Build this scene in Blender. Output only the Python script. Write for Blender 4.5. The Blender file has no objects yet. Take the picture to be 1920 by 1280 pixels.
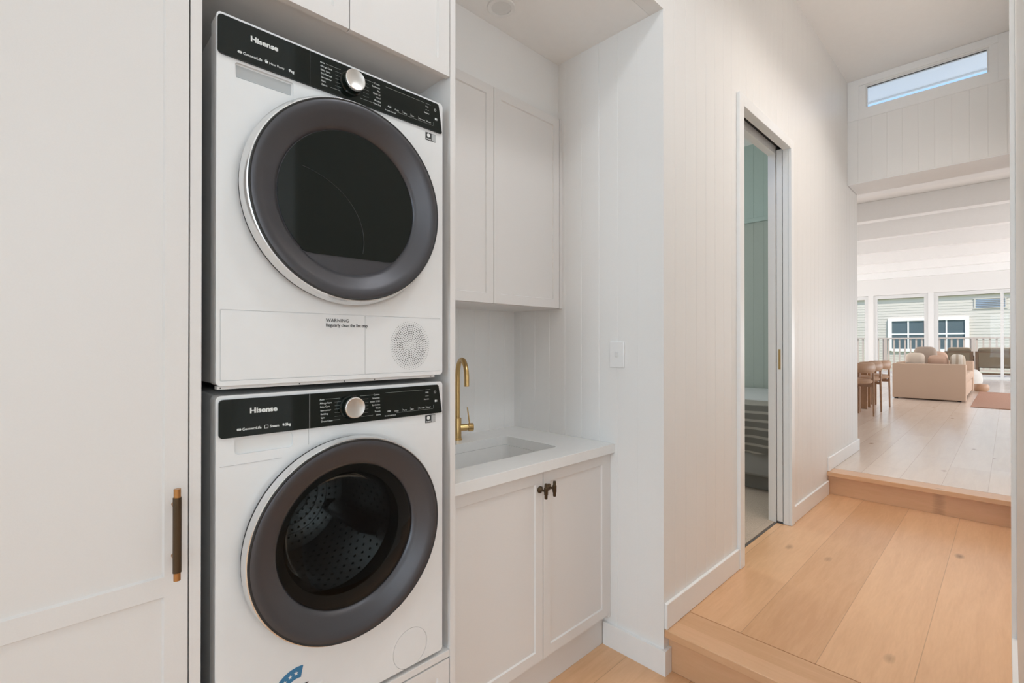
import bpy, bmesh, math, random
from mathutils import Vector, Matrix
random.seed(7)
S = bpy.context.scene
COL = S.collection
# ------------------------------------------------------------------ camera, world, light
H = 1.343
cam_d = bpy.data.cameras.new('camera'); cam = bpy.data.objects.new('camera', cam_d); COL.objects.link(cam)
cam_d.sensor_width = 36; cam_d.lens = 903.4/1920*36; cam_d.clip_start = .01; cam_d.clip_end = 300
cam.location = (0, 0, H)
cam.rotation_euler = (math.radians(90.219), 0, math.radians(45.888-90))
S.camera = cam
S.view_settings.view_transform = 'Standard'; S.view_settings.look = 'None'
S.view_settings.gamma = 1; S.view_settings.use_curve_mapping = False
S.view_settings.exposure = 0.20
S.cycles.use_denoising = True
S.cycles.max_bounces = 10; S.cycles.diffuse_bounces = 6; S.cycles.glossy_bounces = 5
S.cycles.transparent_max_bounces = 12; S.cycles.transmission_bounces = 6
S.cycles.sample_clamp_indirect = 6
W = bpy.data.worlds.new('world'); S.world = W; W.use_nodes = True
nt = W.node_tree; bg = nt.nodes['Background']
sky = nt.nodes.new('ShaderNodeTexSky'); sky.sky_type = 'NISHITA'; sky.sun_disc = False
sky.sun_elevation = math.radians(50); sky.sun_rotation = math.radians(250); sky.air_density = 1.0; sky.dust_density = .4
nt.links.new(sky.outputs[0], bg.inputs[0]); bg.inputs[1].default_value = 0.30

def light(name, kind, loc, power, color=(1, 1, 1), size=(1, 1), aim=None, spread=None):
    d = bpy.data.lights.new(name, kind); o = bpy.data.objects.new(name, d); COL.objects.link(o)
    o.location = loc; d.energy = power; d.color = color
    if kind == 'AREA':
        d.shape = 'RECTANGLE'; d.size, d.size_y = size
        if spread: d.spread = spread
    if kind == 'SUN': d.angle = math.radians(1)
    if kind in ('SPOT', 'POINT'): d.shadow_soft_size = size[0]
    if aim is not None:
        v = Vector(aim)-Vector(loc); o.rotation_euler = v.to_track_quat('-Z', 'Y').to_euler()
    return o
light('sun', 'SUN', (0, 0, 20), 3.4, (1, .95, .87), aim=(6, 6, 10))
light('window_daylight', 'AREA', (-4.9, -.1, 1.8), 92, (.64, .84, 1.0), (1.8, 2.6), (0, .0, 1.65))
light('bathroom_fill', 'AREA', (-.2, -2.9, 1.8), 46, (.77, .90, 1), (2.8, 2.6), (.9, 1, 1.4))  # unseen area lamp added behind the camera as soft fill

light('niche_fill', 'AREA', (1.25, .05, 3.56), 9, (.92, .96, 1), (.6, .5), (1.35, 1.5, .9), spread=math.radians(110))  # lamp added out of view to brighten the niche; no fitting here
light('hall_ceiling_light', 'AREA', (3.3, .27, 3.56), 13, (1, .93, .87), (2.0, .3), (3.3, .36, 0), spread=math.radians(112))

light('living_side_fill', 'AREA', (13, -2.85, 1.3), 170, (.88, .94, 1), (9, 1.6), (13, 3, 1.3))  # added fill lamp in front of a solid side wall, out of view
light('living_side_fill_b', 'AREA', (13, 5.85, 1.3), 145, (.88, .94, 1), (9, 1.6), (13, 0, 1.3))  # second added fill lamp, by the opposite unseen wall
light('bedroom_daylight', 'AREA', (3.6, 3.85, 2.2), 34, (.92, .98, 1.0), (1.6, 1.2), (4.6, 1.5, 1.2))

# ------------------------------------------------------------------ materials
def mat(name, col, rough=.5, metal=0, spec=.5, bump=None, coat=0, noise=None):
    m = bpy.data.materials.new(name); m.use_nodes = True; n = m.node_tree; b = n.nodes['Principled BSDF']
    b.inputs['Base Color'].default_value = (*col, 1); b.inputs['Roughness'].default_value = rough
    b.inputs['Metallic'].default_value = metal; b.inputs['Specular IOR Level'].default_value = spec
    b.inputs['Coat Weight'].default_value = coat
    tc = n.nodes.new('ShaderNodeTexCoord'); ns = n.nodes.new('ShaderNodeTexNoise')
    sc, amt, st = bump if bump else (30, .0, .0)
    ns.inputs['Scale'].default_value = sc; ns.inputs['Detail'].default_value = 4
    n.links.new(tc.outputs['Object'], ns.inputs['Vector'])
    if st:
        bp = n.nodes.new('ShaderNodeBump'); bp.inputs['Strength'].default_value = st; bp.inputs['Distance'].default_value = .002
        n.links.new(ns.outputs['Fac'], bp.inputs['Height']); n.links.new(bp.outputs[0], b.inputs['Normal'])
    v = noise if noise is not None else .02
    mx = n.nodes.new('ShaderNodeMix'); mx.data_type = 'RGBA'
    mx.inputs[6].default_value = (*[c*(1-v) for c in col], 1); mx.inputs[7].default_value = (*[min(1, c*(1+v)) for c in col], 1)
    n.links.new(ns.outputs['Fac'], mx.inputs[0]); n.links.new(mx.outputs[2], b.inputs['Base Color'])
    return m

def math_node(n, op, a, b=None, c=None):
    q = n.nodes.new('ShaderNodeMath'); q.operation = op
    for i, v in enumerate((a, b, c)):
        if v is None: continue
        if isinstance(v, (int, float)): q.inputs[i].default_value = v
        else: n.links.new(v, q.inputs[i])
    return q.outputs[0]

def oak(name, width=.262, off=0.0, c0=(.62, .34, .17), c1=(.78, .47, .26), axis='X', rough=.36, joint=0.0, planks=True):
    m = bpy.data.materials.new(name); m.use_nodes = True; n = m.node_tree; b = n.nodes['Principled BSDF']
    tc = n.nodes.new('ShaderNodeTexCoord'); sp = n.nodes.new('ShaderNodeSeparateXYZ'); n.links.new(tc.outputs['Object'], sp.inputs[0])
    L, A = (sp.outputs[0], sp.outputs[1]) if axis == 'X' else (sp.outputs[1], sp.outputs[0])
    q = math_node(n, 'DIVIDE', math_node(n, 'SUBTRACT', A, off), width)
    idx = math_node(n, 'FLOOR', q); fr = math_node(n, 'FRACT', q)
    wn = n.nodes.new('ShaderNodeTexWhiteNoise'); wn.noise_dimensions = '1D'; n.links.new(idx, wn.inputs['W'])
    seam = math_node(n, 'LESS_THAN', math_node(n, 'MINIMUM', fr, math_node(n, 'SUBTRACT', 1.0, fr)), .0028/width*.5)
    tone = wn.outputs['Value']
    if joint:
        lq = math_node(n, 'ADD', math_node(n, 'DIVIDE', L, joint), math_node(n, 'MULTIPLY', wn.outputs['Value'], 7.3))
        lf = math_node(n, 'FRACT', lq)
        seam = math_node(n, 'MAXIMUM', seam, math_node(n, 'LESS_THAN', math_node(n, 'MINIMUM', lf, math_node(n, 'SUBTRACT', 1.0, lf)), .0014/joint))
        w2 = n.nodes.new('ShaderNodeTexWhiteNoise'); w2.noise_dimensions = '2D'
        cv = n.nodes.new('ShaderNodeCombineXYZ'); n.links.new(idx, cv.inputs[0]); n.links.new(math_node(n, 'FLOOR', lq), cv.inputs[1])
        n.links.new(cv.outputs[0], w2.inputs['Vector']); tone = w2.outputs['Value']
    if not planks: seam = math_node(n, 'MULTIPLY', seam, 0)
    # grain
    cb = n.nodes.new('ShaderNodeCombineXYZ')
    n.links.new(math_node(n, 'MULTIPLY', L, 1.0), cb.inputs[0])
    n.links.new(math_node(n, 'MULTIPLY', A, 9.0), cb.inputs[1])
    n.links.new(math_node(n, 'MULTIPLY_ADD', idx, 5.37, math_node(n, 'MULTIPLY', sp.outputs[2], 9.0)), cb.inputs[2])
    g1 = n.nodes.new('ShaderNodeTexNoise'); g1.inputs['Scale'].default_value = 2.0; g1.inputs['Detail'].default_value = 7; g1.inputs['Roughness'].default_value = .62; g1.inputs['Distortion'].default_value = .8
    n.links.new(cb.outputs[0], g1.inputs['Vector'])
    wv = n.nodes.new('ShaderNodeTexNoise'); wv.inputs['Scale'].default_value = 14; wv.inputs['Detail'].default_value = 4
    n.links.new(cb.outputs[0], wv.inputs['Vector'])
    fac = math_node(n, 'ADD', math_node(n, 'MULTIPLY', g1.outputs['Fac'], .95), math_node(n, 'MULTIPLY', tone, .46))
    fac = math_node(n, 'ADD', fac, math_node(n, 'MULTIPLY', wv.outputs['Fac'], .40))
    mr = n.nodes.new('ShaderNodeMapRange'); mr.inputs[1].default_value = .56; mr.inputs[2].default_value = 1.22; n.links.new(fac, mr.inputs[0])
    mx = n.nodes.new('ShaderNodeMix'); mx.data_type = 'RGBA'; mx.inputs[6].default_value = (*c0, 1); mx.inputs[7].default_value = (*c1, 1)
    n.links.new(mr.outputs[0], mx.inputs[0])
    # knots
    kc = n.nodes.new('ShaderNodeCombineXYZ'); n.links.new(math_node(n, 'MULTIPLY', L, 1.15), kc.inputs[0]); n.links.new(math_node(n, 'MULTIPLY', A, 2.6), kc.inputs[1]); n.links.new(math_node(n, 'MULTIPLY', idx, 3.1), kc.inputs[2])
    vo = n.nodes.new('ShaderNodeTexVoronoi'); vo.inputs['Scale'].default_value = 1.6; n.links.new(kc.outputs[0], vo.inputs['Vector'])
    dd = math_node(n, 'ADD', vo.outputs['Distance'], math_node(n, 'MULTIPLY', wv.outputs['Fac'], .03))
    kr = n.nodes.new('ShaderNodeMapRange'); kr.inputs[1].default_value = .035; kr.inputs[2].default_value = .115; kr.inputs[3].default_value = .8; kr.inputs[4].default_value = 0; n.links.new(dd, kr.inputs[0])
    m2 = n.nodes.new('ShaderNodeMix'); m2.data_type = 'RGBA'; n.links.new(kr.outputs[0], m2.inputs[0]); n.links.new(mx.outputs[2], m2.inputs[6]); m2.inputs[7].default_value = (.22, .11, .05, 1)
    m3 = n.nodes.new('ShaderNodeMix'); m3.data_type = 'RGBA'; n.links.new(math_node(n, 'MULTIPLY', seam, .38), m3.inputs[0]); n.links.new(m2.outputs[2], m3.inputs[6]); m3.inputs[7].default_value = (.2, .1, .05, 1)
    n.links.new(m3.outputs[2], b.inputs['Base Color'])
    b.inputs['Roughness'].default_value = rough; b.inputs['Specular IOR Level'].default_value = .5; b.inputs['Coat Weight'].default_value = .35; b.inputs['Coat Roughness'].default_value = .22
    bp = n.nodes.new('ShaderNodeBump'); bp.inputs['Strength'].default_value = .12; bp.inputs['Distance'].default_value = .002
    n.links.new(math_node(n, 'SUBTRACT', wv.outputs['Fac'], math_node(n, 'MULTIPLY', seam, 2.0)), bp.inputs['Height']); n.links.new(bp.outputs[0], b.inputs['Normal'])
    return m

def glass(name, tint=(1, 1, 1), refl=.06, rough=0.0, fres=1.45):
    m = bpy.data.materials.new(name); m.use_nodes = True; n = m.node_tree; n.nodes.clear()
    out = n.nodes.new('ShaderNodeOutputMaterial'); t = n.nodes.new('ShaderNodeBsdfTransparent'); g = n.nodes.new('ShaderNodeBsdfGlossy')
    t.inputs[0].default_value = (*tint, 1); g.inputs['Roughness'].default_value = rough
    f = n.nodes.new('ShaderNodeFresnel'); f.inputs[0].default_value = fres
    mx = n.nodes.new('ShaderNodeMixShader'); n.links.new(f.outputs[0], mx.inputs[0]); n.links.new(t.outputs[0], mx.inputs[1]); n.links.new(g.outputs[0], mx.inputs[2])
    n.links.new(mx.outputs[0], out.inputs[0]); return m

def emit(name, col, s):
    m = bpy.data.materials.new(name); m.use_nodes = True; b = m.node_tree.nodes['Principled BSDF']
    b.inputs['Base Color'].default_value = (*col, 1); b.inputs['Emission Color'].default_value = (*col, 1); b.inputs['Emission Strength'].default_value = s
    return m

def stripes(name, ca, cb, period, frac, axis=1, rough=.85, wob=.3):
    m = mat(name, ca, rough); n = m.node_tree; b = n.nodes['Principled BSDF']
    tc = n.nodes.new('ShaderNodeTexCoord'); sp = n.nodes.new('ShaderNodeSeparateXYZ'); n.links.new(tc.outputs['Object'], sp.inputs[0])
    ns = n.nodes.new('ShaderNodeTexNoise'); ns.inputs['Scale'].default_value = 5; n.links.new(tc.outputs['Object'], ns.inputs['Vector'])
    a = math_node(n, 'ADD', math_node(n, 'DIVIDE', sp.outputs[axis], period), math_node(n, 'MULTIPLY', ns.outputs['Fac'], wob))
    k = math_node(n, 'LESS_THAN', math_node(n, 'FRACT', a), frac)
    mx = n.nodes.new('ShaderNodeMix'); mx.data_type = 'RGBA'; mx.inputs[6].default_value = (*ca, 1); mx.inputs[7].default_value = (*cb, 1)
    n.links.new(k, mx.inputs[0]); n.links.new(mx.outputs[2], b.inputs['Base Color']); return m

M = dict(
 wall=mat('wall_paint', (.85, .835, .815), .45, bump=(260, 1, .05)),
 ceil=mat('ceiling_paint', (.92, .91, .895), .8),
 trim=mat('trim_gloss_paint', (.87, .865, .855), .3),
 cab=mat('cabinet_paint', (.77, .74, .715), .38, bump=(400, 1, .04)),
 cabin=mat('cabinet_interior', (.60, .57, .54), .5),
 stone=mat('white_quartz', (.82, .815, .80), .18, noise=.03),
 sink=mat('white_ceramic', (.84, .83, .81), .12, coat=.5),
 oak=oak('oak_boards', .262, .492-.262*4), oak_l=oak('oak_boards_laundry', .262, .36),
 oak_v=oak('oak_boards_living_glare', .23, .10, joint=1.9, rough=.26, c0=(.68, .56, .47), c1=(.78, .66, .57)),  # paler, greyer oak: window glare is put into the board colour
 oak_n=oak('oak_nosing', .5, -.1, axis='Y', c0=(.62, .35, .18), c1=(.72, .43, .245), planks=False),
 white=mat('appliance_enamel', (.80, .80, .795), .28, coat=.3),
 whitep=mat('white_plastic', (.78, .78, .77), .35),
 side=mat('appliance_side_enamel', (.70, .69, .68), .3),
 black=mat('black_glass_panel', (.006, .009, .007), .07, spec=.32, coat=0, noise=.0),
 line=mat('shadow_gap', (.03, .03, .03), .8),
 seam=mat('moulding_seam', (.52, .52, .52), .6),
 dish=mat('graphite_door_ring', (.078, .076, .083), .37, metal=.5, bump=(700, 1, .06)),
 dark=mat('dark_rubber', (.02, .02, .02), .6),
 chrome=mat('satin_chrome', (.80, .80, .80), .16, metal=1),
 steel=mat('brushed_steel', (.75, .73, .70), .28, metal=1),
 drum=mat('drum_steel', (.55, .55, .56), .25, metal=1),
 brass=mat('brushed_brass', (.62, .42, .18), .28, metal=1, noise=.06),
 bronze=mat('dark_bronze', (.085, .055, .030), .38, metal=.8, bump=(900, 1, .35)),
 copper=mat('aged_brass', (.48, .25, .10), .3, metal=1),
 print=mat('panel_print', (.72, .74, .72), .5),
 printd=mat('dim_panel_print', (.40, .42, .40), .5),
 ink=mat('black_ink', (.03, .03, .03), .5),
 blue=mat('label_blue', (.035, .19, .37), .5), paper=mat('label_paper', (.82, .82, .80), .6),
 greyl=mat('label_grey', (.45, .46, .46), .6),
 vent=mat('vent_hole', (.04, .04, .04), .8),
 sage=mat('sage_wall_paint', (.40, .44, .39), .6), sage2=mat('upper_sage_paint', (.42, .51, .47), .6),
 carpet=mat('beige_carpet', (.47, .38, .30), .95, bump=(160, 1, 1.0), noise=.35),
 bedbase=mat('grey_upholstery', (.30, .29, .27), .9, bump=(500, 1, .3)),
 linen=mat('white_linen', (.62, .63, .62), .9, bump=(40, 1, .5)),
 throw=stripes('striped_throw', (.33, .31, .27), (.66, .62, .55), .062, .30, axis=2),
 sofa=mat('tan_linen', (.55, .40, .30), .9, bump=(300, 1, .5), noise=.08),
 cush=mat('cream_linen', (.72, .62, .52), .9, bump=(200, 1, .4)),
 blush=mat('blush_linen', (.62, .42, .32), .9, bump=(200, 1, .4)),
 cstripe=stripes('cream_striped', (.75, .70, .62), (.5, .42, .33), .09, .4, axis=1),
 taupe=mat('taupe_linen', (.42, .34, .28), .9, bump=(200, 1, .4)),
 boucle=mat('white_boucle', (.62, .59, .55), .95, bump=(120, 1, .9)),
 leather=mat('tan_leather', (.44, .27, .17), .45), wood=oak('chair_timber', .5, 0, c0=(.30, .16, .08), c1=(.42, .24, .13), planks=False),
 teak=mat('dark_teak', (.24, .13, .07), .5, noise=.1), olive=mat('olive_brown_canvas', (.30, .21, .13), .9, noise=.06),
 rug=mat('terracotta_rug', (.42, .24, .17), .95, bump=(80, 1, .8), noise=.35),
 alu=mat('white_aluminium', (.78, .78, .77), .35), alud=mat('dark_threshold', (.12, .11, .10), .5),
 clad=mat('cream_weatherboard', (.58, .51, .43), .7), hglass=mat('dark_window_glass', (.10, .13, .14), .08), louv=mat('grey_louvre', (.25, .29, .35), .5),
 deck=mat('grey_decking', (.45, .38, .32), .7, noise=.15), rail=mat('balustrade_paint', (.50, .41, .34), .5),
 grass=mat('garden_grass', (.18, .30, .08), .9, noise=.3), leaf=mat('leaf_green', (.22, .42, .10), .6, noise=.3), bark=mat('bark', (.12, .08, .05), .9),
 glass=glass('clear_glass', (.97, .98, .98), fres=1.18), smoke=glass('smoked_glass', (.30, .32, .31), fres=1.5), smoke2=glass('dark_smoked_glass', (.42, .43, .42), fres=1.22), bowl=glass('bowl_glass', (.6, .62, .62), fres=1.12),
 soffit=mat('eave_white', (.88, .84, .77), .7), gasket=mat('grey_gasket', (.018, .018, .018), .6),
 hose=mat('ribbed_hose', (.035, .05, .04), .4),
)

# ------------------------------------------------------------------ mesh helpers
def box(bm, x0, x1, y0, y1, z0, z1, bev=0, seg=2):
    x0, x1 = sorted((x0, x1)); y0, y1 = sorted((y0, y1)); z0, z1 = sorted((z0, z1))
    r = bmesh.ops.create_cube(bm, size=1); vs = r['verts']
    for v in vs:
        v.co = Vector(((x0+x1)/2+v.co.x*(x1-x0), (y0+y1)/2+v.co.y*(y1-y0), (z0+z1)/2+v.co.z*(z1-z0)))
    if bev:
        es = list({e for v in vs for e in v.link_edges})
        bmesh.ops.bevel(bm, geom=es, offset=min(bev, .49*min(x1-x0, y1-y0, z1-z0)), segments=seg, profile=.5, affect='EDGES')
def boxes(*bs, bev=0, seg=2):
    bm = bmesh.new()
    for b in bs: box(bm, *b, bev=bev, seg=seg)
    return bm
def lathe(bm, prof, c, axis='Y', n=64, closed=False, ang=(0, 2*math.pi)):
    """prof: (radius, height along axis). c: centre. axis Y points along +Y."""
    full = abs(ang[1]-ang[0]-2*math.pi) < 1e-6
    k = n if full else n+1
    rings = []
    for r, h in prof:
        if r < 1e-7: 
            p = {'Y': (c[0], c[1]+h, c[2]), 'Z': (c[0], c[1], c[2]+h), 'X': (c[0]+h, c[1], c[2])}[axis]
            v = bm.verts.new(p); rings.append([v]*k); continue
        ring = []
        for i in range(k):
            a = ang[0]+(ang[1]-ang[0])*i/n; u, w = r*math.cos(a), r*math.sin(a)
            p = {'Y': (c[0]+u, c[1]+h, c[2]+w), 'Z': (c[0]+u, c[1]+w, c[2]+h), 'X': (c[0]+h, c[1]+u, c[2]+w)}[axis]
            ring.append(bm.verts.new(p))
        rings.append(ring)
    seq = list(zip(rings, rings[1:]))
    if closed: seq.append((rings[-1], rings[0]))
    for a, b in seq:
        for i in range(n):
            j = (i+1) % k
            vs = []
            for v in (a[i], a[j], b[j], b[i]):
                if v not in vs: vs.append(v)
            if len(vs) >= 3:
                try: bm.faces.new(vs)
                except ValueError: pass
def tube(bm, pts, r, n=16, cap=True):
    pts = [Vector(p) for p in pts]; rings = []
    up = Vector((0, 0, 1))
    t0 = (pts[1]-pts[0]).normalized(); nrm = t0.cross(up if abs(t0.z) < .9 else Vector((1, 0, 0))).normalized()
    for i, p in enumerate(pts):
        t = (pts[min(i+1, len(pts)-1)]-pts[max(i-1, 0)]).normalized()
        nrm = (nrm-t*nrm.dot(t)).normalized(); b = t.cross(nrm)
        rr = r[i] if isinstance(r, (list, tuple)) else r
        rings.append([bm.verts.new(p+(nrm*math.cos(2*math.pi*k/n)+b*math.sin(2*math.pi*k/n))*rr) for k in range(n)])
    for a, b in zip(rings, rings[1:]):
        for i in range(n): bm.faces.new((a[i], a[(i+1) % n], b[(i+1) % n], b[i]))
    if cap: bm.faces.new(rings[0][::-1]); bm.faces.new(rings[-1])
def prism(bm, poly, y0, y1):
    """poly of (x,z), extruded along Y"""
    a = [bm.verts.new((x, y0, z)) for x, z in poly]; b = [bm.verts.new((x, y1, z)) for x, z in poly]
    bm.faces.new(a); bm.faces.new(b[::-1])
    for i in range(len(poly)):
        j = (i+1) % len(poly); bm.faces.new((a[j], a[i], b[i], b[j]))
def rrect(x0, x1, z0, z1, r, n=8):
    if not isinstance(r, (list, tuple)): r = [r]*4
    P = []
    for (cx, cz, a0, rr) in ((x1-r[0], z1-r[0], 0, r[0]), (x0+r[1], z1-r[1], 90, r[1]), (x0+r[2], z0+r[2], 180, r[2]), (x1-r[3], z0+r[3], 270, r[3])):
        for i in range(n+1):
            a = math.radians(a0+90*i/n); P.append((cx+rr*math.cos(a), cz+rr*math.sin(a)))
    return P
def link(name, bm, m, parent=None, L=None, smooth=False, kind=None):
    """one mesh object; vertices given in world space. L = origin of the thing"""
    me = bpy.data.meshes.new(name)
    if isinstance(bm, bpy.types.Mesh): me = bm; me.name = name
    else:
        bmesh.ops.recalc_face_normals(bm, faces=bm.faces); bm.to_mesh(me); bm.free()
    me.materials.clear(); me.materials.append(m)
    o = bpy.data.objects.new(name, me); COL.objects.link(o)
    if parent is not None:
        root = parent
        while root.parent: root = root.parent
        me.transform(Matrix.Translation(-Vector(root['_o']))); o.parent = parent
    elif L is not None:
        me.transform(Matrix.Translation(-Vector(L))); o.location = L; o['_o'] = list(L)
    if smooth:
        me.polygons.foreach_set('use_smooth', [True]*len(me.polygons))
        me.set_sharp_from_angle(angle=math.radians(38))
    if kind: o['kind'] = kind
    return o
def struct(name, bm, m, smooth=False):
    return link(name, bm, m, None, None, smooth, 'structure')
def spart(name, bm, m, parent, smooth=False):
    if '_o' not in parent: parent['_o'] = [0, 0, 0]
    return link(name, bm, m, parent, None, smooth)
def thing(name, L, label, cat, group=None):
    o = bpy.data.objects.new(name, None); COL.objects.link(o); o.empty_display_size = .1
    o.location = L; o['_o'] = list(L); o['label'] = label; o['category'] = cat
    if group: o['group'] = group
    return o
def tag(o, label, cat, group=None, kind=None):
    o['label'] = label; o['category'] = cat
    if group: o['group'] = group
    if kind: o['kind'] = kind
    return o
def cut(bm, cutters):
    """boolean difference, returns a Mesh"""
    bmesh.ops.recalc_face_normals(bm, faces=bm.faces)
    me = bpy.data.meshes.new('t'); bm.to_mesh(me); bm.free(); o = bpy.data.objects.new('t', me); COL.objects.link(o); cs = []
    for c in cutters:
        bmesh.ops.recalc_face_normals(c, faces=c.faces)
        mc = bpy.data.meshes.new('c'); c.to_mesh(mc); c.free(); oc = bpy.data.objects.new('c', mc); COL.objects.link(oc); cs.append(oc)
        md = o.modifiers.new('b', 'BOOLEAN'); md.operation = 'DIFFERENCE'; md.solver = 'EXACT'; md.object = oc
    bpy.context.view_layer.update(); dg = bpy.context.evaluated_depsgraph_get()
    r = bpy.data.meshes.new_from_object(o.evaluated_get(dg))
    for q in cs+[o]: bpy.data.objects.remove(q)
    return r
def text(bm, s, x, y, z, size, align='LEFT', bold=0, depth=.0004, sx=1.0):
    cu = bpy.data.curves.new('t', 'FONT'); cu.body = s; cu.size = size; cu.align_x = align; cu.extrude = depth/2; cu.offset = bold; cu.resolution_u = 3
    o = bpy.data.objects.new('t', cu); COL.objects.link(o); bpy.context.view_layer.update()
    me = bpy.data.meshes.new_from_object(o.evaluated_get(bpy.context.evaluated_depsgraph_get()))
    me.transform(Matrix(((sx, 0, 0, x), (0, 0, -1, y), (0, 1, 0, z), (0, 0, 0, 1))))
    bm.from_mesh(me); bpy.data.objects.remove(o); bpy.data.meshes.remove(me)
# V-jointed boards: u runs along the wall, face plane at p (normal sign s), boards every 0.1
def vj(bm, axis, p, s, u0, u1, z0, z1, phase, thick=.06, step=.1, w=.0020, d=.0018):
    """axis 'X': wall runs along X, plane Y=p, room on side s*Y. axis 'Y' alike."""
    prof = [(u0, 0)]
    k = math.ceil((u0-phase)/step+1e-6)
    while phase+k*step < u1-.006:
        g = phase+k*step
        if g > u0+.006: prof += [(g-w, 0), (g, d), (g+w, 0)]
        k += 1
    prof.append((u1, 0)); prof += [(u1, thick), (u0, thick)]
    def P(u, dd, z): return (u, p-s*dd, z) if axis == 'X' else (p-s*dd, u, z)
    a = [bm.verts.new(P(u, dd, z0)) for u, dd in prof]; b = [bm.verts.new(P(u, dd, z1)) for u, dd in prof]
    bm.faces.new(a); bm.faces.new(b[::-1])
    for i in range(len(prof)):
        j = (i+1) % len(prof); bm.faces.new((a[i], a[j], b[j], b[i]))
def new(): return bmesh.new()

# ================================================================== SETTING
HZ, LZ = .18, .355            # hall floor, living floor
XN, YH, YB = 1.81, .98, 1.851  # niche right wall, hall wall plane, niche back wall
CZ = 3.62
struct('floor', boxes((-5.0, 1.849, -3.1, 1.9, -.1, 0)), M['oak_l'])
struct('floor_hall', cut(boxes((2.012, 4.37, -.018, YH+.07, -.05, HZ)), [boxes((1.9, 2.628, YH-.001, 1.2, -.1, .3), (3.412, 4.4, YH-.001, 1.2, -.1, .3))]), M['oak'])
struct('trim_1', boxes((XN+.001, 2.010, -.018, YH-.001, HZ-.032, HZ), bev=.003), M['oak_n'])        # first step nosing
struct('trim_2', boxes((1.85, 1.87, -.018, YH-.001, 0, HZ-.033)), M['oak_n'])                      # riser
struct('trim_3', boxes((4.33, 4.49, -.018, YH-.001, LZ-.032, LZ), bev=.003), M['oak_n'])
struct('trim_4', boxes((4.371, 4.39, -.018, YH-.001, HZ, LZ-.033)), M['oak_n'])
struct('floor_living', boxes((4.492, 5.42, -.018, YH, LZ-.1, LZ), (5.42, 18.3, -3, 6, LZ-.1, LZ)), M['oak_v'])
struct('ceiling', boxes((-5.0, 5.11, -3.1, YH+.02, CZ, CZ+.1)), M['ceil'])
struct('ceiling_niche', boxes((-.6, XN, YH+.061, YB, 2.71, 2.77)), M['ceil'])
# hall left wall with the pocket door opening; it carries on above the laundry niche
b = new()
vj(b, 'X', YH, -1, XN, 2.626, 0, CZ, 1.907, .12); vj(b, 'X', YH, -1, 2.626, 3.474, 2.645, CZ, 1.907, .12)
vj(b, 'X', YH, -1, 3.474, 5.42, 0, 3.39, 1.907, .12); vj(b, 'X', YH, -1, 3.474, 5.11, 3.39, CZ, 1.907, .12)
box(b, -5.0, XN, YH, YH+.06, 2.71, CZ)
struct('wall_left', b, M['wall'])
b = new(); vj(b, 'Y', XN, -1, YH+.1203, 1.97, 0, 2.71, 1.098-.1*6, .12); struct('wall_niche_right', b, M['wall'])
b = new(); vj(b, 'X', YB, -1, -.6, XN, 0, 2.71, 1.536, .1); struct('wall_niche_back', b, M['wall'])
struct('wall_niche_bulkhead', boxes((.9075, XN-.0005, 1.541, YB-.0005, 2.432, 2.7095)), M['wall'])
struct('wall_corridor_end', boxes((-5.1, -5.0, -3.1, YH+.06, 0, CZ)), M['wall'])
struct('wall_niche_left', boxes((-.7, -.6, YH+.061, YB, 0, 2.71), (-5.0, -.7, YH, YH+.06, 0, 2.71)), M['wall'])
b = new(); vj(b, 'X', -3.0, 1, -5.0, 1.35, 0, CZ, .05, .1); struct('wall_behind', b, M['wall'])
struct('wall_partition', boxes((1.351, 1.43, -3.0, -.1185, 0, CZ)), M['wall'])
b = new(); vj(b, 'X', -.018, 1, .85, 5.11, 0, CZ, 1.0, .1); struct('wall_right', b, M['wall'])
# bulkhead with clerestory window
b = new(); X5 = 5.04
vj(b, 'Y', X5, -1, -.018, YH-.0003, 2.73, 3.355, .904-.1*10, .38); vj(b, 'Y', X5, -1, -.018, .096, 3.36, CZ, .904-1, .07); vj(b, 'Y', X5, -1, .849, YH, 3.36, CZ, .904-1, .07)
box(b, X5, X5+.07, .096, .849, 3.548, CZ)
struct('wall_far', b, M['wall'])
w1 = struct('window_1', boxes((X5-.006, X5, -.017, .05, 3.27, 3.618), (X5-.006, X5, .895, .979, 3.27, 3.618), (X5-.006, X5, .05, .895, 3.27, 3.36), (X5-.006, X5, .05, .895, 3.56, 3.618), (X5-.002, X5, .05, .096, 3.36, 3.56), (X5-.002, X5, .849, .895, 3.36, 3.56), bev=.001), M['trim'])
spart('sash', boxes((5.046, 5.07, .096, .108, 3.36, 3.548), (5.046, 5.07, .837, .849, 3.36, 3.548), (5.046, 5.07, .108, .837, 3.36, 3.363), (5.046, 5.07, .108, .837, 3.535, 3.548)), M['alu'], w1)
spart('pane', boxes((5.055, 5.060, .108, .837, 3.363, 3.535)), M['glass'], w1)
spart('rubber_seal', boxes((5.044, 5.0455, .108, .837, 3.529, 3.535)), M['dark'], w1)
struct('trim_5', boxes((X5+.001, 5.419, -.017, .977, 2.722, 2.7295)), M['trim'])
# eave outside the clerestory
struct('eave', boxes((5.112, 8.00, -1.5, 2.9, 4.60, 4.66)), M['soffit'])
struct('eave_gutter', boxes((8.001, 8.02, -1.5, 2.9, 4.58, 4.68)), M['alu'])
struct('roof_hall', boxes((-5.2, 5.44, -3.2, YH+.2, 4.67, 4.72), (5.00, 5.10, -3.2, YH+.2, 3.73, 4.669)), M['soffit'])
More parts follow.
